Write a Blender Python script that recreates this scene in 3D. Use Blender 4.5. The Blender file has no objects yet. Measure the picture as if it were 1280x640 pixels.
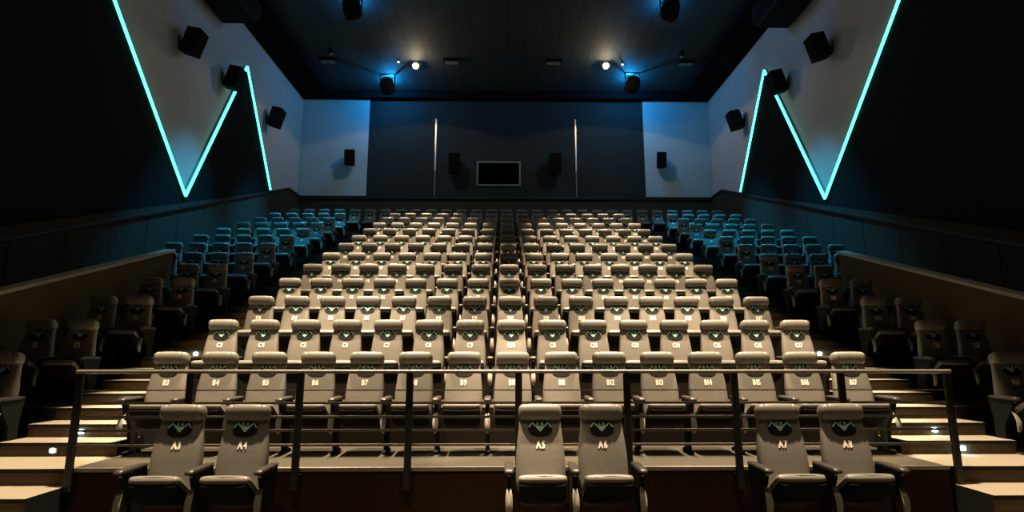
import bpy, bmesh, math, random
from mathutils import Vector, Matrix
random.seed(7)
SC = bpy.context.scene
COL = SC.collection
pi = math.pi

# ------------------------------------------------------------------ camera
F_PX = 700.0
th = math.atan(120 / F_PX)
ps = math.atan(10.6 * math.cos(th) / F_PX)
fwd = Vector((math.sin(ps) * math.cos(th), math.cos(ps) * math.cos(th), math.sin(th)))
cam_d = bpy.data.cameras.new('camera')
cam_d.sensor_width = 36.0
cam_d.lens = F_PX / 1280 * 36.0
cam_d.clip_end = 200
cam = bpy.data.objects.new('camera', cam_d)
COL.objects.link(cam)
CAMZ = 1.14
cam.location = (-0.11, 0, CAMZ)
cam.rotation_euler = fwd.to_track_quat('-Z', 'Y').to_euler()
SC.camera = cam

# ------------------------------------------------------------------ materials
def mat(name, col, rough=0.6, metal=0.0, noise=0.0, nscale=20.0, bump=0.0, spec=0.5, emit=None, estr=0.0, sheen=0.0):
    m = bpy.data.materials.new(name); m.use_nodes = True
    nt = m.node_tree; b = nt.nodes['Principled BSDF']
    b.inputs['Base Color'].default_value = (*col, 1)
    b.inputs['Roughness'].default_value = rough
    b.inputs['Metallic'].default_value = metal
    b.inputs['Specular IOR Level'].default_value = spec
    if emit:
        b.inputs['Emission Color'].default_value = (*emit, 1)
        b.inputs['Emission Strength'].default_value = estr
    if noise or bump:
        tc = nt.nodes.new('ShaderNodeTexCoord')
        nz = nt.nodes.new('ShaderNodeTexNoise'); nz.inputs['Scale'].default_value = nscale
        nz.inputs['Detail'].default_value = 4
        nt.links.new(tc.outputs['Object'], nz.inputs['Vector'])
        if noise:
            r = nt.nodes.new('ShaderNodeMapRange')
            r.inputs['To Min'].default_value = 1 - noise; r.inputs['To Max'].default_value = 1 + noise
            mx = nt.nodes.new('ShaderNodeMix'); mx.data_type = 'RGBA'; mx.blend_type = 'MULTIPLY'
            mx.inputs['Factor'].default_value = 1
            mx.inputs['A'].default_value = (*col, 1)
            nt.links.new(nz.outputs['Fac'], r.inputs['Value'])
            nt.links.new(r.outputs['Result'], mx.inputs['B'])
            nt.links.new(mx.outputs['Result'], b.inputs['Base Color'])
        if bump:
            bp = nt.nodes.new('ShaderNodeBump'); bp.inputs['Strength'].default_value = bump
            bp.inputs['Distance'].default_value = 0.01
            nt.links.new(nz.outputs['Fac'], bp.inputs['Height'])
            nt.links.new(bp.outputs['Normal'], b.inputs['Normal'])
    return m

M = {}
M['leather'] = mat('grey_leather', (.172, .157, .136), .40, noise=.10, nscale=30, bump=.12, spec=.45)
M['patch'] = mat('black_patch_fabric', (.008, .009, .009), .7, spec=.2)
M['logo'] = mat('teal_embroidery', (.42, .72, .64), .6)
M['thread'] = mat('cream_embroidery', (.95, .90, .78), .6)
M['plastic'] = mat('black_plastic', (.008, .0075, .007), .75, spec=.12)
M['armpad'] = mat('dark_arm_pad', (.035, .030, .026), .4, spec=.4)
M['brace'] = mat('pale_grey_plastic', (.27, .25, .21), .45)
M['cap'] = mat('brushed_cap_metal', (.7, .68, .62), .35, metal=.6)
M['carpet'] = mat('shaded_brown_step_carpet', (.085, .062, .036), .95, noise=.35, nscale=60, bump=.4, spec=.1)  # riser side of the step carpet, shade put into the colour
M['tread'] = mat('lit_beige_step_carpet', (.24, .205, .155), .9, noise=.12, nscale=50, bump=.2, spec=.15)  # same carpet on the treads, overhead light put into the colour
M['nosing'] = mat('black_rubber_nosing', (.006, .006, .006), .7, spec=.2)
M['platform'] = mat('taupe_platform_carpet', (.046, .040, .030), .9, noise=.25, nscale=40, bump=.3, spec=.15)
M['edge'] = mat('aluminium_edge', (.33, .30, .25), .5, metal=.2)
M['riser'] = mat('black_brown_riser_carpet', (.014, .010, .007), .95, noise=.4, nscale=80, bump=.4, spec=.05)
M['fascia'] = mat('dark_brown_fascia_carpet', (.040, .021, .011), .95, noise=.4, nscale=80, bump=.4, spec=.1)
M['parapet'] = mat('olive_brown_wall_carpet', (.075, .058, .030), .95, noise=.3, nscale=60, bump=.3, spec=.1)
M['capwood'] = mat('greyish_cap_board', (.30, .28, .22), .6, noise=.2, nscale=8)
M['rail_black'] = mat('black_painted_steel', (.01, .009, .008), .5, spec=.4)
M['rail_top'] = mat('brushed_rail_steel', (.22, .20, .17), .38, metal=.5, noise=.15, nscale=9)
M['rail_bar'] = mat('satin_rail_bar', (.15, .13, .11), .5, metal=.2)
M['wall_grey'] = mat('grey_plaster_wall', (.34, .33, .31), .85, noise=.06, nscale=3, bump=.05, spec=.2)
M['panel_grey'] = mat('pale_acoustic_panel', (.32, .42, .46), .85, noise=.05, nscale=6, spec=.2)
M['black_felt'] = mat('black_acoustic_felt', (.007, .008, .008), .97, noise=.2, nscale=60, spec=.05)
M['back_felt'] = mat('charcoal_acoustic_fabric', (.018, .025, .026), .95, noise=.2, nscale=40, spec=.1)
M['wainscot'] = mat('dark_olive_wainscot_carpet', (.045, .043, .033), .95, noise=.35, nscale=50, bump=.3, spec=.08)
M['trim'] = mat('black_trim', (.008, .009, .009), .6, spec=.3)
M['reveal'] = mat('aluminium_reveal', (.34, .33, .30), .35, metal=.8)
M['frame'] = mat('dark_window_frame', (.14, .15, .14), .5)
M['soffit'] = mat('black_soffit_paint', (.004, .004, .005), .95, spec=.05)
M['booth'] = mat('booth_black', (.004, .004, .004), .8, spec=.1)
M['spk'] = mat('black_speaker_cabinet', (.005, .005, .005), .8, spec=.1)
M['grille'] = mat('black_speaker_cloth', (.004, .004, .004), .95, spec=.1)
M['led'] = mat('aqua_led_tube', (.1, .6, .55), .5, emit=(.10, 1.0, .84), estr=3.2)
M['bluelens'] = mat('blue_lamp_lens', (.0, .2, .5), .5, emit=(.02, .42, 1.0), estr=12.0)
M['warmlens'] = mat('warm_flood_lens', (1, .9, .7), .5, emit=(1.0, .78, .5), estr=120.0)
M['whiteglow'] = mat('small_white_glow', (.8, .85, .9), .5, emit=(.9, .85, .8), estr=2.0)
M['steplens'] = mat('cool_step_light_lens', (.6, .9, 1), .5, emit=(.55, .93, 1.0), estr=22.0)
M['stepdim'] = mat('dim_step_light_lens', (.6, .9, 1), .5, emit=(.5, .85, .9), estr=6)
gl = bpy.data.materials.new('booth_glass'); gl.use_nodes = True
gb = gl.node_tree.nodes['Principled BSDF']
gb.inputs['Base Color'].default_value = (.9, .95, .95, 1); gb.inputs['Roughness'].default_value = .03
gb.inputs['Transmission Weight'].default_value = 1.0; gb.inputs['IOR'].default_value = 1.1
M['glass'] = gl

# ceiling: dark board with long seams (object coordinates)
cm = bpy.data.materials.new('dark_ceiling_planks'); cm.use_nodes = True
nt = cm.node_tree; b = nt.nodes['Principled BSDF']; b.inputs['Roughness'].default_value = .8
b.inputs['Specular IOR Level'].default_value = .25
tc = nt.nodes.new('ShaderNodeTexCoord'); br = nt.nodes.new('ShaderNodeTexBrick')
mp = nt.nodes.new('ShaderNodeMapping'); mp.inputs['Rotation'].default_value = (0, 0, pi / 2)
nt.links.new(tc.outputs['Object'], mp.inputs['Vector']); nt.links.new(mp.outputs['Vector'], br.inputs['Vector'])
br.inputs['Color1'].default_value = (.019, .026, .028, 1); br.inputs['Color2'].default_value = (.022, .030, .032, 1)
br.inputs['Mortar'].default_value = (.008, .010, .011, 1)
br.inputs['Scale'].default_value = 1.0; br.inputs['Mortar Size'].default_value = .018
br.inputs['Brick Width'].default_value = 2.4; br.inputs['Row Height'].default_value = .62
nt.links.new(br.outputs['Color'], b.inputs['Base Color'])
M['ceiling'] = cm

# wainscot with vertical panel seams
def seam_mat(name, c, seam, width, gap):
    m = bpy.data.materials.new(name); m.use_nodes = True
    nt = m.node_tree; b = nt.nodes['Principled BSDF']; b.inputs['Roughness'].default_value = .95
    b.inputs['Specular IOR Level'].default_value = .08
    tc = nt.nodes.new('ShaderNodeTexCoord'); sx = nt.nodes.new('ShaderNodeSeparateXYZ')
    nt.links.new(tc.outputs['Object'], sx.inputs['Vector'])
    md = nt.nodes.new('ShaderNodeMath'); md.operation = 'PINGPONG'; md.inputs[1].default_value = width / 2
    nt.links.new(sx.outputs['Y'], md.inputs[0])
    ls = nt.nodes.new('ShaderNodeMath'); ls.operation = 'LESS_THAN'; ls.inputs[1].default_value = gap
    nt.links.new(md.outputs[0], ls.inputs[0])
    nz = nt.nodes.new('ShaderNodeTexNoise'); nz.inputs['Scale'].default_value = 45; nz.inputs['Detail'].default_value = 4
    nt.links.new(tc.outputs['Object'], nz.inputs['Vector'])
    mr = nt.nodes.new('ShaderNodeMapRange'); mr.inputs['To Min'].default_value = .6; mr.inputs['To Max'].default_value = 1.4
    nt.links.new(nz.outputs['Fac'], mr.inputs['Value'])
    mx = nt.nodes.new('ShaderNodeMix'); mx.data_type = 'RGBA'
    mx.inputs['A'].default_value = (*c, 1); mx.inputs['B'].default_value = (*seam, 1)
    nt.links.new(ls.outputs[0], mx.inputs['Factor'])
    m2 = nt.nodes.new('ShaderNodeMix'); m2.data_type = 'RGBA'; m2.blend_type = 'MULTIPLY'; m2.inputs['Factor'].default_value = 1
    nt.links.new(mx.outputs['Result'], m2.inputs['A']); nt.links.new(mr.outputs['Result'], m2.inputs['B'])
    nt.links.new(m2.outputs['Result'], b.inputs['Base Color'])
    return m
M['wainscot_seamed'] = seam_mat('wainscot_seamed', (.032, .030, .022), (.012, .012, .010), 1.22, .02)

# ------------------------------------------------------------------ mesh helpers
def add_box(bm, x0, x1, y0, y1, z0, z1, mi=0, xf=None):
    vs = [Vector((x, y, z)) for x in (x0, x1) for y in (y0, y1) for z in (z0, z1)]
    if xf: vs = [xf @ v for v in vs]
    v = [bm.verts.new(p) for p in vs]
    for q in ((0, 1, 3, 2), (4, 6, 7, 5), (0, 4, 5, 1), (2, 3, 7, 6), (0, 2, 6, 4), (1, 5, 7, 3)):
        f = bm.faces.new([v[i] for i in q]); f.material_index = mi

def add_loft(bm, rings, mi=0, smooth=True):
    vr = [[bm.verts.new(p) for p in r] for r in rings]
    n = len(rings[0])
    for a, c in zip(vr, vr[1:]):
        for i in range(n):
            f = bm.faces.new((a[i], a[(i + 1) % n], c[(i + 1) % n], c[i])); f.smooth = smooth; f.material_index = mi
    for r, rev in ((vr[0], True), (vr[-1], False)):
        f = bm.faces.new(list(reversed(r)) if rev else r); f.smooth = smooth; f.material_index = mi

def add_prism(bm, pts, axis, a0, a1, mi=0):
    """polygon in the plane orthogonal to axis, extruded from a0 to a1"""
    def P(u, v, a):
        return (a, u, v) if axis == 'x' else ((u, a, v) if axis == 'y' else (u, v, a))
    A = [bm.verts.new(P(u, v, a0)) for u, v in pts]
    B = [bm.verts.new(P(u, v, a1)) for u, v in pts]
    n = len(pts)
    bm.faces.new(A).material_index = mi
    bm.faces.new(list(reversed(B))).material_index = mi
    for i in range(n):
        bm.faces.new((A[i], B[i], B[(i + 1) % n], A[(i + 1) % n])).material_index = mi

def add_tube(bm, pts, r, n=10, mi=0):
    """round tube along points; r number or list"""
    pts = [Vector(p) for p in pts]
    rings = []
    for i, p in enumerate(pts):
        d = (pts[min(i + 1, len(pts) - 1)] - pts[max(i - 1, 0)]).normalized()
        up = Vector((0, 0, 1)) if abs(d.z) < .95 else Vector((1, 0, 0))
        s = d.cross(up).normalized(); t = s.cross(d)
        rr = r[i] if isinstance(r, (list, tuple)) else r
        rings.append([p + (s * math.cos(2 * pi * k / n) + t * math.sin(2 * pi * k / n)) * rr for k in range(n)])
    add_loft(bm, rings, mi)

def sup(n, e):
    out = []
    for k in range(n):
        a = 2 * pi * k / n; c, s = math.cos(a), math.sin(a)
        out.append((math.copysign(abs(c) ** (2 / e), c), math.copysign(abs(s) ** (2 / e), s)))
    return out

def finish(bm, name, mats, parent=None, loc=None):
    bmesh.ops.recalc_face_normals(bm, faces=bm.faces)
    me = bpy.data.meshes.new(name); bm.to_mesh(me); bm.free()
    for m in (mats if isinstance(mats, (list, tuple)) else [mats]): me.materials.append(m)
    o = bpy.data.objects.new(name, me); COL.objects.link(o)
    if parent: o.parent = parent
    if loc: o.location = loc
    return o

def bevel(bm, w, seg=2):
    bmesh.ops.bevel(bm, geom=list(bm.edges), offset=w, segments=seg, affect='EDGES', profile=.6)

def tag(o, label, cat, group=None):
    o['label'] = label; o['category'] = cat
    if group: o['group'] = group
    return o

def struct(o, label=None):
    o['kind'] = 'structure'
    if label: o['label'] = label
    return o

def empty(name, loc=(0, 0, 0), rz=0):
    o = bpy.data.objects.new(name, None); COL.objects.link(o)
    o.location = loc; o.rotation_euler = (0, 0, rz); o.empty_display_size = .1
    return o

def copy_tree(o, parent=None):
    c = o.copy(); COL.objects.link(c)
    if parent: c.parent = parent
    for ch in o.children: copy_tree(ch, c)
    return c

# ------------------------------------------------------------------ glyphs for the embroidered seat numbers
def glyph(ch):
    cu = bpy.data.curves.new('g', 'FONT'); cu.body = ch; cu.size = 1.0; cu.extrude = 0.0; cu.offset = .03
    cu.resolution_u = 3
    o = bpy.data.objects.new('g', cu); COL.objects.link(o)
    bpy.context.view_layer.update()
    dg = bpy.context.evaluated_depsgraph_get()
    me = o.evaluated_get(dg).to_mesh()
    vs = [v.co.copy() for v in me.vertices]; fs = [list(p.vertices) for p in me.polygons]
    o.evaluated_get(dg).to_mesh_clear()
    bpy.data.objects.remove(o); bpy.data.curves.remove(cu)
    x0 = min(v.x for v in vs); x1 = max(v.x for v in vs)
    return [Vector((v.x - x0, v.y, 0)) for v in vs], fs, x1 - x0
GL = {c: glyph(c) for c in 'ABCDEFGHIJKLMN0123456789R'}

# ------------------------------------------------------------------ seat
SECT = [(.36, -.115, .200, .050), (.40, -.115, .222, .070), (.55, -.100, .226, .075), (.70, -.082, .222, .070),
        (.84, -.065, .208, .055), (.92, -.05, .197, .045), (1.05, -.03, .187, .040), (1.10, -.02, .165, .030)]
def sect(z):
    for a, c in zip(SECT, SECT[1:]):
        if z <= c[0]:
            t = max(0, (z - a[0]) / (c[0] - a[0])); return [a[i] + (c[i] - a[i]) * t for i in range(4)]
    return SECT[-1]
def yfront(x, z):
    _, cy, hw, hd = sect(z); q = min(1, abs(x / hw))
    return cy - hd * (1 - q ** 4) ** .25 + .016 * (1 - q * q)

def decal(bm, polys, off, thick):
    """list of polygons of (x,z) -> raised cloth following the backrest front"""
    for vs, fs in polys:
        top = [bm.verts.new((x, yfront(x, z) - off - thick, z)) for x, z in vs]
        bot = [bm.verts.new((x, yfront(x, z) - off + .004, z)) for x, z in vs]
        edges = {}
        for f in fs:
            try: bm.faces.new([top[i] for i in f])
            except ValueError: continue
            for i in range(len(f)):
                e = (f[i], f[(i + 1) % len(f)])
                if (e[1], e[0]) in edges: del edges[(e[1], e[0])]
                else: edges[e] = 1
        for a, c in edges:
            try: bm.faces.new((top[a], top[c], bot[c], bot[a]))
            except ValueError: pass

def number_mesh(text):
    h = .062; sx = .058; gap = .009
    tot = sum(GL[c][2] * sx for c in text) + gap * (len(text) - 1)
    x = -tot / 2; bm = bmesh.new(); polys = []
    for c in text:
        vs, fs, wd = GL[c]
        
        for dx in (-.0018, .0018):
            polys.append(([(x + dx + v.x * sx, .757 + v.y * h / .72) for v in vs], fs))
        x += wd * sx + gap
    decal(bm, polys, .004, .002)
    bmesh.ops.recalc_face_normals(bm, faces=bm.faces)
    me = bpy.data.meshes.new('seat_number'); bm.to_mesh(me); bm.free(); me.materials.append(M['thread'])
    return me

def make_seat():
    root = empty('cinema_seat')
    # backrest
    bm = bmesh.new(); S = sup(28, 4); rings = []
    zs = [.36, .375, .40, .47, .55, .63, .70, .77, .84, .88, .92, .98, 1.05, 1.10]
    for z in zs:
        _, cy, hw, hd = sect(z); ring = []
        for c, s in S:
            x = c * hw; y = cy + s * hd
            if s < 0: y = yfront(x, z) if abs(c) < .999 else y
            ring.append((x, y, z))
        rings.append(ring)
    add_loft(bm, rings)
    back = finish(bm, 'backrest', M['leather'], root)
    # headrest roll
    bm = bmesh.new(); S = sup(20, 2.6)
    prof = [(0, 1.01), (.06, 1.01), (.112, 1.0), (.122, .97), (.127, .935), (.132, .97), (.142, .99), (.158, .965), (.172, .91),
            (.184, .82), (.193, .69), (.199, .46)]
    xs = [(-x, k) for x, k in reversed(prof[1:])] + prof
    rings = []
    for x, k in xs:
        rings.append([(x, -.047 + c * .070 * k, 1.064 - .010 * (1 - k) + s * .076 * k - .016 * c * k) for c, s in S])
    add_loft(bm, rings)
    head = finish(bm, 'headrest', M['leather'], root)
    # logo patch with emblem
    bm = bmesh.new(); n = 28; vs = []; S2 = sup(n, 2.5)
    rad = [0, .55, 1]
    vs.append((0, .925))
    for r in (.5, 1.0):
        vs += [(c * .112 * r, .925 + s * .070 * r) for c, s in S2]
    fs = [(0, 1 + i, 1 + (i + 1) % n) for i in range(n)]
    fs += [(1 + i, 1 + n + i, 1 + n + (i + 1) % n, 1 + (i + 1) % n) for i in range(n)]
    decal(bm, [(vs, fs)], .003, .004)
    patch = finish(bm, 'logo_patch', M['patch'], back)
    bm = bmesh.new(); polys = []
    def stroke(p, wd):
        for (x0, z0), (x1, z1) in zip(p, p[1:]):
            d = Vector((x1 - x0, z1 - z0)).normalized() * wd / 2; nx, nz = -d.y, d.x
            polys.append(([(x0 + nx, z0 + nz), (x1 + nx, z1 + nz), (x1 - nx, z1 - nz), (x0 - nx, z0 - nz)], [(0, 1, 2, 3)]))
    zc = .953
    for s in (-1, 1):
        stroke([(s * .104, zc - .018), (s * .070, zc + .026), (s * .047, zc - .004)], .012)
        stroke([(s * .045, zc - .002), (0, zc - .052)], .010)
    polys.append(([(-.036, zc - .008), (.036, zc - .008), (0, zc - .042)], [(0, 1, 2)]))
    for ch, x0 in (('E', -.034), ('R', .006)):
        gv, gf, wd = GL[ch]
        polys.append(([(x0 + v.x * .050, zc + v.y * .042) for v in gv], gf))
    decal(bm, polys, .0075, .002)
    logo = finish(bm, 'emblem', M['logo'], patch)
    num = bpy.data.objects.new('seat_number', number_mesh('A5')); COL.objects.link(num); num.parent = back
    # cushion, half tipped up
    d = Vector((0, -.83, .558)); nrm = Vector((0, .558, .83)); piv = Vector((0, -.115, .352))
    bm = bmesh.new(); S = sup(24, 4.5); rings = []
    for u, hw, hv in ((0, .18, .02), (.015, .20, .030), (.10, .208, .034), (.22, .212, .037), (.31, .213, .040), (.345, .211, .038), (.365, .205, .030), (.375, .19, .015)):
        rings.append([piv + d * (u + .008 * (1 - c * c) * (u > .3)) + Vector((c * hw, 0, 0)) + nrm * (s * hv) for c, s in S])
    add_loft(bm, rings)
    cush = finish(bm, 'cushion', M['leather'], root)
    bm = bmesh.new(); rings = []
    for u, hw, hv, o in ((-.02, .17, .02, -.045), (.0, .195, .045, -.06), (.15, .206, .060, -.070), (.29, .206, .052, -.062), (.345, .200, .030, -.042), (.352, .19, .02, -.038)):
        rings.append([piv + d * u + Vector((c * hw, 0, 0)) + nrm * (s * hv + o) for c, s in S])
    add_loft(bm, rings)
    finish(bm, 'seat_pan', M['plastic'], root)
    # arm side (left, x=-.29)
    def arm(x, parent):
        bm = bmesh.new(); S = sup(16, 3); rings = []
        for y, hw, hh, dz in ((-.455, .022, .010, -.012), (-.445, .036, .018, -.006), (-.41, .042, .022, 0), (-.25, .041, .021, 0), (-.12, .036, .02, 0), (-.07, .03, .014, 0)):
            rings.append([(x + c * hw, y, .615 + dz + s * hh) for c, s in S])
        add_loft(bm, rings)
        a = finish(bm, 'armrest', M['armpad'], parent)
        bm = bmesh.new()
        add_box(bm, x - .012, x + .012, -.40, -.394, .565, .578)
        finish(bm, 'front_cap', M['cap'], a)
        bm = bmesh.new()   # stanchion: side plate with a foot
        add_prism(bm, [(-.395, .60), (-.36, .50), (-.30, .40), (-.24, .30), (-.22, .04), (-.30, .03), (-.30, 0), (-.02, 0), (-.02, .03), (-.10, .05), (-.10, .36), (-.06, .60)], 'x', x - .022, x + .022)
        finish(bm, 'stanchion', M['plastic'], parent)
        bm = bmesh.new()   # pale curved brace in front
        rr = []
        path = [(-.335, .470), (-.365, .450), (-.39, .415), (-.408, .370), (-.412, .32), (-.405, .28), (-.385, .25)]
        rad = [.012, .021, .028, .031, .030, .026, .014]
        for (y, z), r in zip(path, rad):
            rr.append([(x + c * r, y + s * .012, z + s * .010) for c, s in sup(12, 2.4)])
        add_loft(bm, rr)
        finish(bm, 'side_brace', M['brace'], parent)
    arm(-.29, root)
    return root, num

seat0, num0 = make_seat()
seat0.location = (0, -50, 0)
# right-hand arm set for the last seat of a run: same meshes moved across
arm_parts = [c for c in seat0.children if c.name.split('.')[0] in ('armrest', 'stanchion', 'side_brace')]

ORD = ['', 'first', 'second', 'third', 'fourth', 'fifth', 'sixth', 'seventh', 'eighth', 'ninth', 'tenth', 'eleventh', 'twelfth', 'thirteenth', 'fourteenth']
first = [True]
def place(x, y, z, text, label, group, last=False):
    if first[0]:
        o = seat0; first[0] = False
    else:
        o = copy_tree(seat0)
    o.location = (x, y, z); tag(o, label, 'seat', group)
    nb = [g for c in o.children if c.name.startswith('backrest') for g in c.children if g.name.startswith('seat_number')][0]
    nb.data = number_mesh(text)
    return o
placed = []
def run(items):
    objs = [place(*a) for a in items]
    o = objs[-1]                       # the run's right-hand end also has an arm on its right
    placed.append(o)
    return objs

W = .58; P = 1.1733; RISE = .4485
def yh(n): return 6.891 + P * n
rows = 'BCDEFGHIJKLMN'
AY, AZ = 5.45, -.48
leathr = 'grey leather seat'
# row A, in three pairs in front of the rail
for pair in (((-3.07, 3), (-2.475, 4)), ((.23, 5), (.80, 6)), ((2.46, 7), (3.06, 8))):
    run([(x, AY, AZ, 'A%d' % k, 'high-back grey leather seat embroidered A%d, in front of the black rail' % k, 'front row seats before the rail') for x, k in pair])
nleft = {0: 1, 1: 2, 2: 2, 3: 2, 4: 2, 5: 4}
for n in range(13):
    L = rows[n]; z = RISE * n; y = yh(n)
    ns = nleft.get(n, 5)
    if n == 0: num_side = 2
    else: num_side = ns
    if n < 12:
        it = []
        for i in range(15):
            k = num_side + 1 + i
            if n < 7:
                lab = 'warm-lit grey leather seat embroidered %s%d, %s row behind the rail' % (L, k, ORD[n + 1])
            elif i == 7:
                lab = 'warm-lit leather seat, %s row behind the rail, midway between the aisles' % ORD[n + 1]
            elif i < 7:
                lab = 'warm-lit leather seat, %s row behind the rail, %s seat inward from left aisle' % (ORD[n + 1], ORD[i + 1])
            else:
                lab = 'warm-lit leather seat, %s row behind the rail, %s seat inward from right aisle' % (ORD[n + 1], ORD[15 - i])
            it.append(((i - 7) * W, y, z, L + str(k), lab, 'centre block seats'))
        run(it)
        for side, s in (('left', -1), ('right', 1)):
            it = []
            for j in range(ns):
                x = s * (10.38 + j) * W
                k = (num_side - j) if s < 0 else (num_side + 16 + j)
                tone = 'dim dark' if n < 4 else 'blue-lit'
                lab = '%s leather seat in the %s side block, row %s, %s from its aisle' % (tone, side, L, ORD[j + 1])
                it.append((x, y, z, L + str(k), lab, '%s side block seats' % side))
            it.sort(key=lambda a: a[0]); run(it)
    else:
        it = []
        for i in range(-14, 15):
            k = i + 15
            if i == 0: lab = 'leather seat at the centre of the topmost row, under the booth window'
            else: lab = 'small leather seat in the topmost row, %s to the %s of the middle one' % (ORD[abs(i)], 'left' if i < 0 else 'right')
            it.append((i * W, y, z, L + str(k), lab, 'topmost row seats'))
        run(it)
for o in placed:
    for p in arm_parts:
        c = p.copy(); COL.objects.link(c); c.parent = o; c.location = (.58, 0, 0)
        for g in p.children:
            h = g.copy(); COL.objects.link(h); h.parent = c

# ------------------------------------------------------------------ floor, platforms and aisle steps
YF = 5.88                          # edge of the landing behind the rail
def ynos(n): return 6.15 + P * n   # nosing of the platform of row n
bm = bmesh.new()
add_box(bm, -8.85, 8.85, -3, YF + .3, -.8, -.48)                 # flat floor at the front
add_box(bm, -4.40, 4.40, YF + .02, ynos(1), -.8, 0)
for n in range(1, 13):
    y0 = ynos(n); y1 = ynos(n + 1) if n < 12 else 23.1
    z = RISE * n; xo = 8.80 if n >= 5 else 7.0
    if n < 12:
        add_box(bm, -4.40, 4.40, y0, y1, z - .9, z)
        for s in (-1, 1):
            a, c = sorted((s * 5.72, s * xo)); add_box(bm, a, c, y0, y1, z - .9, z)
    else:
        add_box(bm, -8.80, 8.80, y0, y1, z - .9, z)
for s in (-1, 1):
    a, c = sorted((s * 5.72, s * 7.0)); add_box(bm, a, c, YF, ynos(1), -.8, 0)
bmesh.ops.recalc_face_normals(bm, faces=bm.faces)
for f in bm.faces:
    f.material_index = 0 if f.normal.z > .5 else 1
fl = finish(bm, 'floor', [M['platform'], M['riser']]); struct(fl, 'stepped taupe seating platforms')
# landing fascia + edge strip
bm = bmesh.new()
add_box(bm, -4.40, 4.40, YF, YF + .02, -.48, -.03)
struct(finish(bm, 'wall_front_fascia', M['fascia']), 'dark brown face below the landing')
bm = bmesh.new()
add_box(bm, -4.40, 4.40, YF - .012, YF + .03, -.03, .004)
struct(finish(bm, 'trim_1', M['edge']), 'pale metal edge strip along the landing')
# riser edges of centre platforms
for s, side in ((-1, 'left'), (1, 'right')):
    bm = bmesh.new()
    def X(a, c): return sorted((s * a, s * c))
    a, c = X(4.40, 5.72)
    T = .391
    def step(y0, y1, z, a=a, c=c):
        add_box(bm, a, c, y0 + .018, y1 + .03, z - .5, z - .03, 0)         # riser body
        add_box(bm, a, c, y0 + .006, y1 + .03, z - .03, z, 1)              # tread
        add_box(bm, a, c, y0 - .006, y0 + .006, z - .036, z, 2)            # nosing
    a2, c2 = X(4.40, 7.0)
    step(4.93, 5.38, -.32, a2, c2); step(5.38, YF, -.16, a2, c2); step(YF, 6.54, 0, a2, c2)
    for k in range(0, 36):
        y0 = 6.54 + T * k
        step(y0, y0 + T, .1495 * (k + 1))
    bmesh.ops.recalc_face_normals(bm, faces=bm.faces)
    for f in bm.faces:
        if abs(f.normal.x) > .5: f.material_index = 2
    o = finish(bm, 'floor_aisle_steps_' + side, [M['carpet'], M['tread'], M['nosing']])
    struct(o, 'carpeted steps of the %s aisle' % side)

# step lights in the risers
def step_light(s, k, bright, label):
    y = (6.54 + .391 * k) + .018; z = .1495 * k + .065
    r = empty('step_light', (s * 5.10, y, z))
    bm = bmesh.new(); add_box(bm, -.045, .045, -.008, 0, -.03, .03); bevel(bm, .003, 1)
    finish(bm, 'housing', M['cap'], r)
    bm = bmesh.new(); add_tube(bm, [(0, -.008, 0), (0, -.018, 0)], .027, 12)
    finish(bm, 'lens', M['steplens' if bright else 'stepdim'], r)
    tag(r, label, 'step light', 'step lights of the %s aisle' % ('left' if s < 0 else 'right'))
    if bright:
        ld = bpy.data.lights.new('step_lamp', 'POINT'); ld.energy = .6; ld.color = (.6, .95, 1); ld.shadow_soft_size = .02
        lo = bpy.data.objects.new('step_lamp', ld); COL.objects.link(lo); lo.parent = r; lo.location = (0, -.05, .0)
SL = {-1: [0, 1, 3, 6, 7, 18, 22], 1: [0, 1, 3, 6, 7, 10]}
for s in (-1, 1):
    side = 'left' if s < 0 else 'right'
    for q, k in enumerate(SL[s]):
        step_light(s, k, k not in (0,) or s > 0, 'small cool white riser light in the %s aisle, %s one up from the landing' % (side, ORD[q + 1]))

# ------------------------------------------------------------------ parapets
for s, side in ((-1, 'left'), (1, 'right')):
    r = empty('parapet_wall', (s * 7.1, 11.5, 0))
    bm = bmesh.new()
    pts = [(3.0, .33), (11.63, 3.20), (11.63, -.5), (3.0, -.5)]
    add_prism(bm, pts, 'x', s * 7.02, s * 7.20)
    o = finish(bm, 'panel', M['parapet']); o.parent = r; o.matrix_parent_inverse = Matrix.Translation((-s * 7.1, -11.5, 0))
    bm = bmesh.new()
    pts = [(3.0, .33), (11.66, 3.21), (11.66, 3.265), (3.0, .385)]
    add_prism(bm, pts, 'x', s * 6.99, s * 7.23)
    o = finish(bm, 'cap_board', M['capwood']); o.parent = r; o.matrix_parent_inverse = Matrix.Translation((-s * 7.1, -11.5, 0))
    tag(r, 'sloping olive-brown parapet with a pale cap beside the %s aisle seats' % side, 'parapet')
# cheek of the raised side block beyond the parapet
bm = bmesh.new()
for s in (-1, 1):
    a, c = sorted((s * 7.2, s * 8.80)); add_box(bm, a, c, 12.0, 12.05, -.5, RISE * 5)
struct(finish(bm, 'wall_side_block_end', M['wainscot']), 'dark end face of the raised side blocks')

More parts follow.
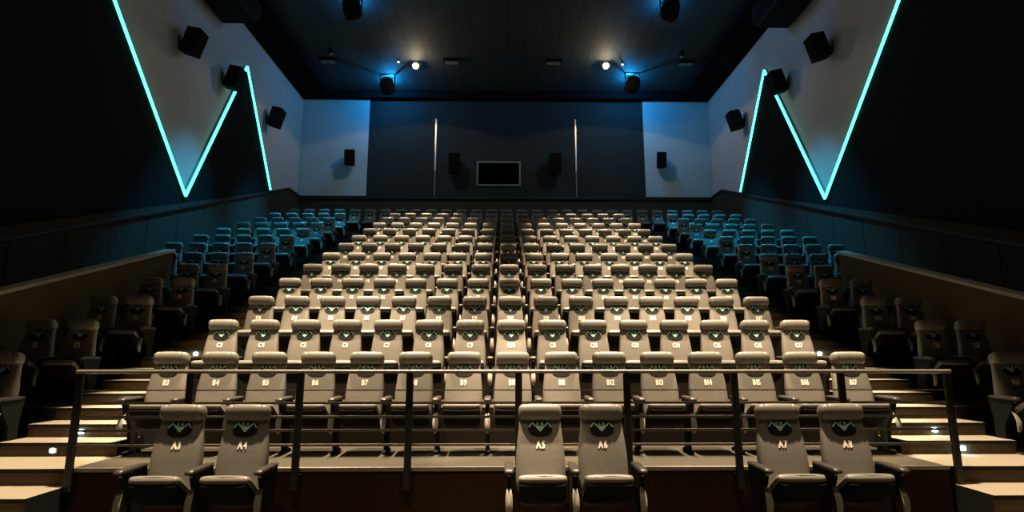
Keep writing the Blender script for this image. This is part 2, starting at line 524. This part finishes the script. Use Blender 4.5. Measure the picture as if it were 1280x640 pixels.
# ------------------------------------------------------------------ rail
rail = empty('guard_rail', (.04, 5.82, 0))
def rp(bm, name, m, par=rail):
    o = finish(bm, name, m, par); o.location = (-.04, -5.82, 0); return o
xp = [-4.36 + 1.101 * i for i in range(9)]
for x in xp:
    bm = bmesh.new(); add_box(bm, x - .035, x + .035, 5.80, 5.84, -.20, .925); bevel(bm, .006, 1)
    rp(bm, 'post', M['rail_black'])
for z in (.76, .635, .50, .37, .23):
    bm = bmesh.new(); add_box(bm, -4.36, 4.45, 5.812, 5.828, z - (.006 if z > .7 else .0125), z + (.006 if z > .7 else .0125)); bevel(bm, .003, 1)
    rp(bm, 'bar', M['rail_bar'])
bm = bmesh.new()
S = sup(14, 3)
add_loft(bm, [[(x, 5.82 + c * .035, .945 + s2 * .020) for c, s2 in S] for x in (-4.39, -4.385, 4.475, 4.48)])
rp(bm, 'handrail', M['rail_top'])
bm = bmesh.new()
for x in xp: add_box(bm, x - .05, x + .05, 5.838, 5.868, -.19, -.05)
rp(bm, 'mounting_bracket', M['rail_black'])
tag(rail, 'long black post guard rail with horizontal bars along the landing edge', 'railing')

# ------------------------------------------------------------------ room shell
ZW = 11.99         # underside of the soffit
ZC = 12.34         # ceiling
bm = bmesh.new(); add_box(bm, -9.2, 9.2, -3, 23.4, ZC, ZC + .2)
struct(finish(bm, 'ceiling', M['ceiling']), 'dark plank ceiling')
bm = bmesh.new()
for s in (-1, 1):
    a, c = sorted((s * 7.62, s * 8.85)); add_box(bm, a, c, -3, 23.1, ZW, ZC)
add_box(bm, -7.62, 7.62, 22.75, 23.1, ZW, ZC)
struct(finish(bm, 'trim_ceiling_soffit', M['soffit']), 'black soffit around the ceiling edge')
def wz(y): return .372 * (y - 14.67) + 4.90
for s, side in ((-1, 'left'), (1, 'right')):
    bm = bmesh.new(); a, c = sorted((s * 8.85, s * 9.1)); add_box(bm, a, c, -3, 23.4, -.8, ZC)
    struct(finish(bm, 'wall_' + side, M['wall_grey']))
    bm = bmesh.new()
    yk = 21.95
    pts = [(-3, -.5), (23.1, -.5), (23.1, wz(yk)), (yk, wz(yk)), (0.5, max(0, wz(.5)) + .1), (-3, .3)]
    add_prism(bm, pts, 'x', s * 8.78, s * 8.85)
    struct(finish(bm, 'wall_%s_wainscot' % side, M['wainscot_seamed']), 'dark carpeted wainscot')
    bm = bmesh.new()
    pts = [(2.5, wz(2.5)), (yk, wz(yk)), (23.1, wz(yk)), (23.1, wz(yk) + .07), (yk, wz(yk) + .07), (2.5, wz(2.5) + .07)]
    add_prism(bm, pts, 'x', s * 8.74, s * 8.85)
    struct(finish(bm, 'trim_wainscot_' + side, M['trim']))
bm = bmesh.new(); add_box(bm, -9.1, 9.1, 23.1, 23.4, -.8, 6.9)
add_box(bm, -9.1, 9.1, 23.1, 23.4, 9.18, ZC)
add_box(bm, -9.1, -1.23, 23.1, 23.4, 6.9, 9.18); add_box(bm, .56, 9.1, 23.1, 23.4, 6.9, 9.18)
add_box(bm, -1.23, .56, 23.1, 23.4, 6.9, 8.18)
struct(finish(bm, 'wall_back', M['back_felt']))
bm = bmesh.new(); add_box(bm, -8.78, 8.78, 23.04, 23.1, 5.38, 7.58)
struct(finish(bm, 'wall_back_wainscot', M['wainscot']))
bm = bmesh.new(); add_box(bm, -8.78, 8.78, 22.97, 23.1, 7.52, 7.64)
struct(finish(bm, 'trim_back_ledge', M['trim']), 'black ledge along the back wall')
bm = bmesh.new(); add_box(bm, -9.1, 9.1, -3.2, -3, -.8, ZC)
struct(finish(bm, 'wall_front', M['booth']))
# pale corner panels
for s, side in ((-1, 'left'), (1, 'right')):
    bm = bmesh.new(); a, c = sorted((s * 5.97, s * 8.84)); add_box(bm, a, c, 23.03, 23.1, 7.66, ZW); 
    o = finish(bm, 'acoustic_panel', M['panel_grey'])
    tag(o, 'pale blue-lit wall panel in the %s rear corner' % side, 'wall panel')
    bm = bmesh.new()
    x = -3.065 if s < 0 else 3.0
    add_box(bm, x - .02, x + .02, 23.08, 23.1, 7.66, 8.8, 1)
    add_box(bm, x - .03, x + .03, 23.06, 23.1, 8.8, 11.15, 0)
    o = finish(bm, 'metal_reveal_strip', [M['reveal'], M['frame']])
    tag(o, 'thin vertical metal strip on dark rear wall, %s of the booth window' % side, 'wall strip')
# booth window
bm = bmesh.new()
x0, x1, z0, z1 = -1.23, .56, 8.18, 9.18
add_box(bm, x0 - .05, x1 + .05, 23.05, 23.14, z1 - .02, z1 + .05); add_box(bm, x0 - .05, x1 + .05, 23.05, 23.14, z0 - .05, z0 + .02)
add_box(bm, x0 - .05, x0 + .02, 23.05, 23.14, z0, z1); add_box(bm, x1 - .02, x1 + .05, 23.05, 23.14, z0, z1)
wn = finish(bm, 'window_1', M['frame']); struct(wn, 'projection booth window')
bm = bmesh.new(); add_box(bm, x0, x1, 23.12, 23.13, z0, z1)
finish(bm, 'window_pane', M['glass'], wn)
bm = bmesh.new()
add_box(bm, x0 - .6, x1 + .6, 25.0, 25.1, z0 - .6, z1 + .6)
for a in ((x0 - .6, x0 - .5, 23.4, 25.0, z0 - .6, z1 + .6), (x1 + .5, x1 + .6, 23.4, 25.0, z0 - .6, z1 + .6),
          (x0 - .6, x1 + .6, 23.4, 25.0, z0 - .7, z0 - .6), (x0 - .6, x1 + .6, 23.4, 25.0, z1 + .6, z1 + .7)): add_box(bm, *a)
struct(finish(bm, 'wall_booth', M['booth']), 'dark inside of the booth')
pj = empty('projector', (-.25, 23.7, z0 - .6))
bm = bmesh.new(); add_box(bm, -.25, .25, -.1, .6, .55, 1.0); bevel(bm, .03); finish(bm, 'body', M['spk'], pj)
bm = bmesh.new(); add_tube(bm, [(0, -.1, .8), (0, -.22, .8)], [.10, .11], 20); finish(bm, 'lens', M['grille'], pj)
bm = bmesh.new(); add_box(bm, -.2, .2, 0, .5, 0, .55); finish(bm, 'pedestal', M['frame'], pj)
tag(pj, 'dark projector standing inside the booth window', 'projector')

# ------------------------------------------------------------------ black felt panels and LED strips on the side walls
A0, V1, AP, V2 = (9.0, 11.30), (14.86, 5.32), (17.65, 10.62), (20.17, 7.07)
for s, side in ((-1, 'left'), (1, 'right')):
    bm = bmesh.new()
    add_prism(bm, [(-2.9, wz(2.5)), (2.5, wz(2.5) + .07), (V1[0], wz(V1[0]) + .07), V1, A0, (8.2, ZW), (-2.9, ZW)], 'x', s * 8.79, s * 8.85)
    o = finish(bm, 'felt_panel', M['black_felt'])
    tag(o, 'large black felt wall panel at the front of the %s wall' % side, 'wall panel')
    bm = bmesh.new()
    add_prism(bm, [(V1[0], wz(V1[0]) + .07), (V2[0], wz(V2[0]) + .07), V2, AP, V1], 'x', s * 8.79, s * 8.85)
    o = finish(bm, 'felt_panel', M['black_felt'])
    tag(o, 'black triangular felt panel between two glowing strips on the %s wall' % side, 'wall panel')
    for a, c, nm in ((A0, V1, 'longest aqua glowing light strip, nearest the front of the %s wall'),
                     (V1, AP, 'aqua glowing strip rising towards the back on the %s wall'),
                     (AP, V2, 'rearmost aqua glowing strip, falling beside the pale corner of the %s wall')):
        r = empty('light_strip', (s * 8.79, a[0], a[1]))
        pa = Vector((0, 0, 0)); pb = Vector((0, c[0] - a[0], c[1] - a[1]))
        dd = (pb - pa).normalized() * .05
        bm = bmesh.new(); add_tube(bm, [pa + Vector((-s * .03, 0, 0)) - dd * 0, pb + Vector((-s * .03, 0, 0))], .035, 10)
        finish(bm, 'tube', M['led'], r)
        n_ = Vector((0, -(pb - pa).z, (pb - pa).y)).normalized() * .05
        bm = bmesh.new()
        q = [pa - n_, pb - n_, pb + n_, pa + n_]
        add_prism(bm, [(v.y, v.z) for v in q], 'x', 0.0, s * .06 if False else s * .055)
        finish(bm, 'channel', M['reveal'], r)
        tag(r, nm % side, 'light strip', 'zigzag light strips on the %s wall' % side)

# ------------------------------------------------------------------ speakers
def speaker(loc, rz, tilt, label, size=(.42, .40, .66), back=.16, group=None):
    w_, d_, h_ = size
    r = empty('wall_speaker', loc, rz)          # local -y is the way it faces, +y the wall
    T = Matrix.Translation((0, -back - d_ * .55, 0)) @ Matrix.Rotation(tilt, 4, 'X')
    bm = bmesh.new()
    pts = [(-w_ / 2, -d_ / 2), (w_ / 2, -d_ / 2), (w_ * .33, d_ / 2), (-w_ * .33, d_ / 2)]
    add_prism(bm, pts, 'z', -h_ / 2, h_ / 2); bevel(bm, .018, 2); bm.transform(T)
    cab = finish(bm, 'cabinet', M['spk'], r)
    bm = bmesh.new(); add_box(bm, -w_ * .44, w_ * .44, -d_ / 2 - .018, -d_ / 2 + .004, -h_ * .45, h_ * .45); bevel(bm, .008, 1); bm.transform(T)
    finish(bm, 'grille', M['grille'], r)
    bm = bmesh.new(); add_box(bm, -.08, .08, -.02, 0, -.16, .16)
    add_tube(bm, [(0, -.01, 0), (0, -back - .12, 0)], .03, 10)
    add_box(bm, -w_ * .36, w_ * .36, -back - .06, -back - .03, -.03, .03)
    finish(bm, 'bracket', M['rail_black'], r)
    tag(r, label, 'speaker', group)
    return r
zr = 1.14
for s, side in ((-1, 'left'), (1, 'right')):
    rz = pi / 2 if s < 0 else -pi / 2
    g = 'surround speakers on the %s wall' % side
    for (y, z, nm) in ((14.03, 8.24 + zr, 'black speaker above the valley of the glowing zigzag, %s wall'),
                       (16.35, 8.39 + zr, 'black speaker covering the tip of the glowing peak, %s wall'),
                       (19.56, 8.50 + zr, 'black speaker between the glowing zigzag and rear corner, %s wall')):
        speaker((s * 8.85, y, z), rz, math.radians(16), nm % side, (.44, .42, .70), .12, g)
speaker((-6.60, 23.03, 8.09 + zr), 0, math.radians(10), 'small black speaker on the pale panel in left rear corner', (.44, .34, .66), .12, 'rear wall speakers')
speaker((6.57, 23.03, 8.05 + zr), 0, math.radians(10), 'small black speaker on the pale panel in right rear corner', (.40, .34, .66), .12, 'rear wall speakers')
speaker((-2.2, 23.1, 7.86 + zr), 0, math.radians(14), 'black speaker on dark rear wall, left of the booth window', (.50, .42, .88), .12, 'rear wall speakers')
speaker((2.05, 23.1, 7.88 + zr), 0, math.radians(14), 'black speaker on dark rear wall, right of the booth window', (.56, .42, .88), .12, 'rear wall speakers')

# ceiling speakers with a blue lamp above each
def ceiling_speaker(x, y, s, label):
    r = empty('ceiling_speaker', (x, y, ZC))
    T = Matrix.Translation((0, -.05, -.50)) @ Matrix.Rotation(math.radians(38), 4, 'X') @ Matrix.Rotation(s * math.radians(12), 4, 'Y')
    bm = bmesh.new()
    S = sup(20, 3.4)
    add_loft(bm, [[(c * a, q * a * .9, z) for c, q in S] for z, a in ((-.33, .20), (-.30, .26), (-.05, .285), (.2, .24), (.30, .16), (.33, .10))])
    bm.transform(T); finish(bm, 'cabinet', M['spk'], r)
    bm = bmesh.new(); add_loft(bm, [[(c * a, q * a * .9, z) for c, q in S] for z, a in ((-.345, .17), (-.325, .19))]); bm.transform(T)
    finish(bm, 'grille', M['grille'], r)
    bm = bmesh.new(); add_box(bm, -.31, -.28, -.03, .03, -.54, -.02); add_box(bm, .28, .31, -.03, .03, -.54, -.02); add_box(bm, -.31, .31, -.04, .04, -.03, 0)
    finish(bm, 'yoke', M['rail_black'], r)
    tag(r, label, 'speaker', 'speakers hung from the ceiling')
    l = empty('blue_lamp', (x - s * .05, y + .32, ZC))
    bm = bmesh.new(); add_tube(bm, [(0, 0, -.16), (0, 0, -.19)], .05, 16); finish(bm, 'lens', M['bluelens'], l)
    bm = bmesh.new(); add_tube(bm, [(0, 0, 0), (0, 0, -.14), (0, 0, -.165)], [.03, .03, .055], 16); finish(bm, 'stem', M['rail_black'], l)
    lab2 = label.replace('black speaker', 'blue lamp above the speaker').replace('close to rear wall', 'near rear wall').replace(' of the ceiling', ' ceiling')
    tag(l, lab2, 'lamp', 'blue ceiling lamps')
    ld = bpy.data.lights.new('blue_bulb', 'POINT'); ld.energy = BLUE_UP * (2.4 if y > 20 else 1); ld.color = (.01, .38, 1.0); ld.shadow_soft_size = .05
    lo = bpy.data.objects.new('blue_bulb', ld); COL.objects.link(lo); lo.parent = l; lo.location = (0, 0, -.24)
BLUE_UP = 100.0
for x, y, s, nm in ((-4.92, 16.22, -1, 'black speaker hung on the left of the ceiling, nearer the front'),
                    (-4.88, 21.44, -1, 'black speaker hung on the left of the ceiling, close to rear wall'),
                    (5.15, 16.15, 1, 'black speaker hung on the right of the ceiling, nearer the front'),
                    (5.10, 21.16, 1, 'black speaker hung on the right of the ceiling, close to rear wall')):
    ceiling_speaker(x, y, s, nm)

# large black subwoofer boxes in the soffit corners
for s, side in ((-1, 'left'), (1, 'right')):
    r = empty('subwoofer', (s * 8.3, 15.3, ZW))
    bm = bmesh.new()
    add_prism(bm, [(-.9, 0), (.95, 0), (.95, -.55), (.65, -.86), (-.9, -.86)], 'x', -.50, .50); bevel(bm, .03, 1)
    finish(bm, 'cabinet', M['spk'], r)
    bm = bmesh.new(); add_box(bm, -s * .52, -s * .50, -.8, .6, -.66, -.06) if s > 0 else add_box(bm, .50, .52, -.8, .6, -.66, -.06)
    finish(bm, 'grille', M['grille'], r)
    tag(r, 'big black subwoofer box under the soffit, top of the %s wall' % side, 'speaker', 'subwoofers under the soffit')

# recessed dark ceiling luminaires, and the lit floodlights
for x, nm in ((-6.93, 'unlit dark ceiling fixture, far left of the lit floodlights'), (-2.14, 'unlit dark ceiling fixture just right of the left floodlight'),
              (1.81, 'unlit dark ceiling fixture just left of the right floodlight'), (7.0, 'unlit dark ceiling fixture, far right of the lit floodlights')):
    r = empty('ceiling_fixture', (x, 20.2, ZC))
    bm = bmesh.new(); add_box(bm, -.32, .32, -.16, .16, -.12, 0); bevel(bm, .02, 1); finish(bm, 'housing', M['spk'], r)
    bm = bmesh.new(); add_box(bm, -.26, .26, -.11, .11, -.135, -.118); finish(bm, 'glass', M['frame'], r)
    tag(r, nm, 'ceiling light', 'unlit ceiling fixtures')

WARM = (1.0, .77, .50)
def spot(parent, loc, target, energy, angle, blend, color=WARM, size=.12):
    ld = bpy.data.lights.new('flood_beam', 'SPOT'); ld.energy = energy; ld.color = color
    ld.spot_size = math.radians(angle); ld.spot_blend = blend; ld.shadow_soft_size = size
    lo = bpy.data.objects.new('flood_beam', ld); COL.objects.link(lo)
    lo.location = loc
    lo.rotation_euler = (Vector(target) - Vector(loc)).to_track_quat('-Z', 'Y').to_euler()
    lo.parent = parent; lo.matrix_parent_inverse = Matrix.Translation(parent.location).inverted()
    return lo
def floodlight(x, y, s, label, spots, point, lens=True):
    r = empty('floodlight', (x, y, ZC))
    bm = bmesh.new(); add_box(bm, -.17, .17, -.02, .14, -.34, -.14); bevel(bm, .02, 1); finish(bm, 'housing', M['spk'], r)
    bm = bmesh.new(); add_box(bm, -.20, -.18, -.02, .02, -.26, 0); add_box(bm, .18, .20, -.02, .02, -.26, 0); finish(bm, 'yoke', M['rail_black'], r)
    bm = bmesh.new(); add_tube(bm, [(0, -.02, -.26), (0, -.045, -.27), (0, -.06, -.275)], [.10, .11, .07], 20); finish(bm, 'lens', M['warmlens'] if lens else M['frame'], r)
    tag(r, label, 'floodlight', 'warm ceiling floodlights')
    for t, e, a, bl in spots: spot(r, (x, y - .12, ZC - .36), t, e, a, bl)
    if point:
        ld = bpy.data.lights.new('spill', 'POINT'); ld.energy = point; ld.color = WARM; ld.shadow_soft_size = .08
        lo = bpy.data.objects.new('spill', ld); COL.objects.link(lo); lo.parent = r; lo.location = (0, -.2, -.5)
    return r
REAR, OVER = 15000, 22000
f1 = floodlight(-3.54, 20.24, -1, 'lit warm floodlight on the ceiling, left one of the glaring pair', [((-2.85, 18.0, 4.6), REAR, 34, .22)], 48)
f2 = floodlight(3.83, 20.13, 1, 'lit warm floodlight on the ceiling, right one of the glaring pair', [((2.95, 18.0, 4.6), REAR, 34, .22)], 48)
for f in (f1, f2):
    spot(f, (f.location.x, f.location.y - .12, ZC - .36), (f.location.x, f.location.y - .12, 0), 200, 144, .08)
for x, y, nm in ((-4.23, 20.25, 'tiny glowing white dot left of the left floodlight'), (4.53, 20.31, 'tiny glowing white dot right of the right floodlight')):
    r = empty('white_glow_dot', (x, y, ZC))  # small glowing white dot near each lit floodlight
    bm = bmesh.new(); add_tube(bm, [(0, 0, 0), (0, 0, -.08)], .045, 12); finish(bm, 'base', M['rail_black'], r)
    bm = bmesh.new(); add_tube(bm, [(0, 0, -.08), (0, 0, -.10), (0, 0, -.12)], [.045, .045, .02], 12); finish(bm, 'lens', M['whiteglow'], r)
    tag(r, nm, 'lamp')
# house floodlights out of view nearer the screen; very front pair added as fill
for y, ty, tz, e, nm in ((.6, 5.2, .3, 1200, 'very front, added as fill'), (5.5, 6.5, .5, OVER, 'rail'), (7.5, 8.8, 1.2, OVER * .8, 'fourth row'), (9.9, 11.3, 2.2, OVER * .68, 'sixth row'), (12.4, 13.9, 3.2, OVER * .58, 'eighth row'), (15.1, 16.7, 4.2, OVER * .45, 'tenth row')):
    for sx, sd in ((-1, 'left'), (1, 'right')):
        floodlight(sx * 2.5, y, 0, 'ceiling floodlight above the %s, %s of the middle' % (nm, sd), [((sx * 2.5, ty, tz), e, 33, .2)], 0)
# made-up blue washers, added to light the side blocks blue
for s in (-1, 1):
    side = 'left' if s < 0 else 'right'
    for y, ty, e, nm in ((19.5, 18.6, 7500, 'rearmost'), (15.5, 14.8, 8500, 'forward')):
        r = empty('added_blue_washer', (s * 6.6, y, ZC))
        bm = bmesh.new(); add_tube(bm, [(0, 0, 0), (0, 0, -.2)], .10, 16); finish(bm, 'can', M['spk'], r)
        bm = bmesh.new(); add_tube(bm, [(0, 0, -.2), (0, 0, -.21)], .08, 16); finish(bm, 'lens', M['frame'], r)
        tag(r, 'added small dark can lamp over the %s side block, %s one' % (side, nm), 'lamp', 'added can lamps over the side blocks')
        spot(r, (s * 6.6, y, ZC - .24), (s * 7.0, ty, 3.5), e, 46, .7, (.01, .44, .85), .08)

# world: no daylight, just a trace of ambient
wd = bpy.data.worlds.new('world'); SC.world = wd; wd.use_nodes = True
bgn = wd.node_tree.nodes['Background']; bgn.inputs[0].default_value = (.0, .0, .0, 1); bgn.inputs[1].default_value = 0

SC.view_settings.view_transform = 'Standard'; SC.view_settings.look = 'None'
SC.view_settings.gamma = 1; SC.view_settings.exposure = 0.0
SC.view_settings.use_curve_mapping = False
SC.cycles.use_denoising = True
SC.cycles.max_bounces = 5
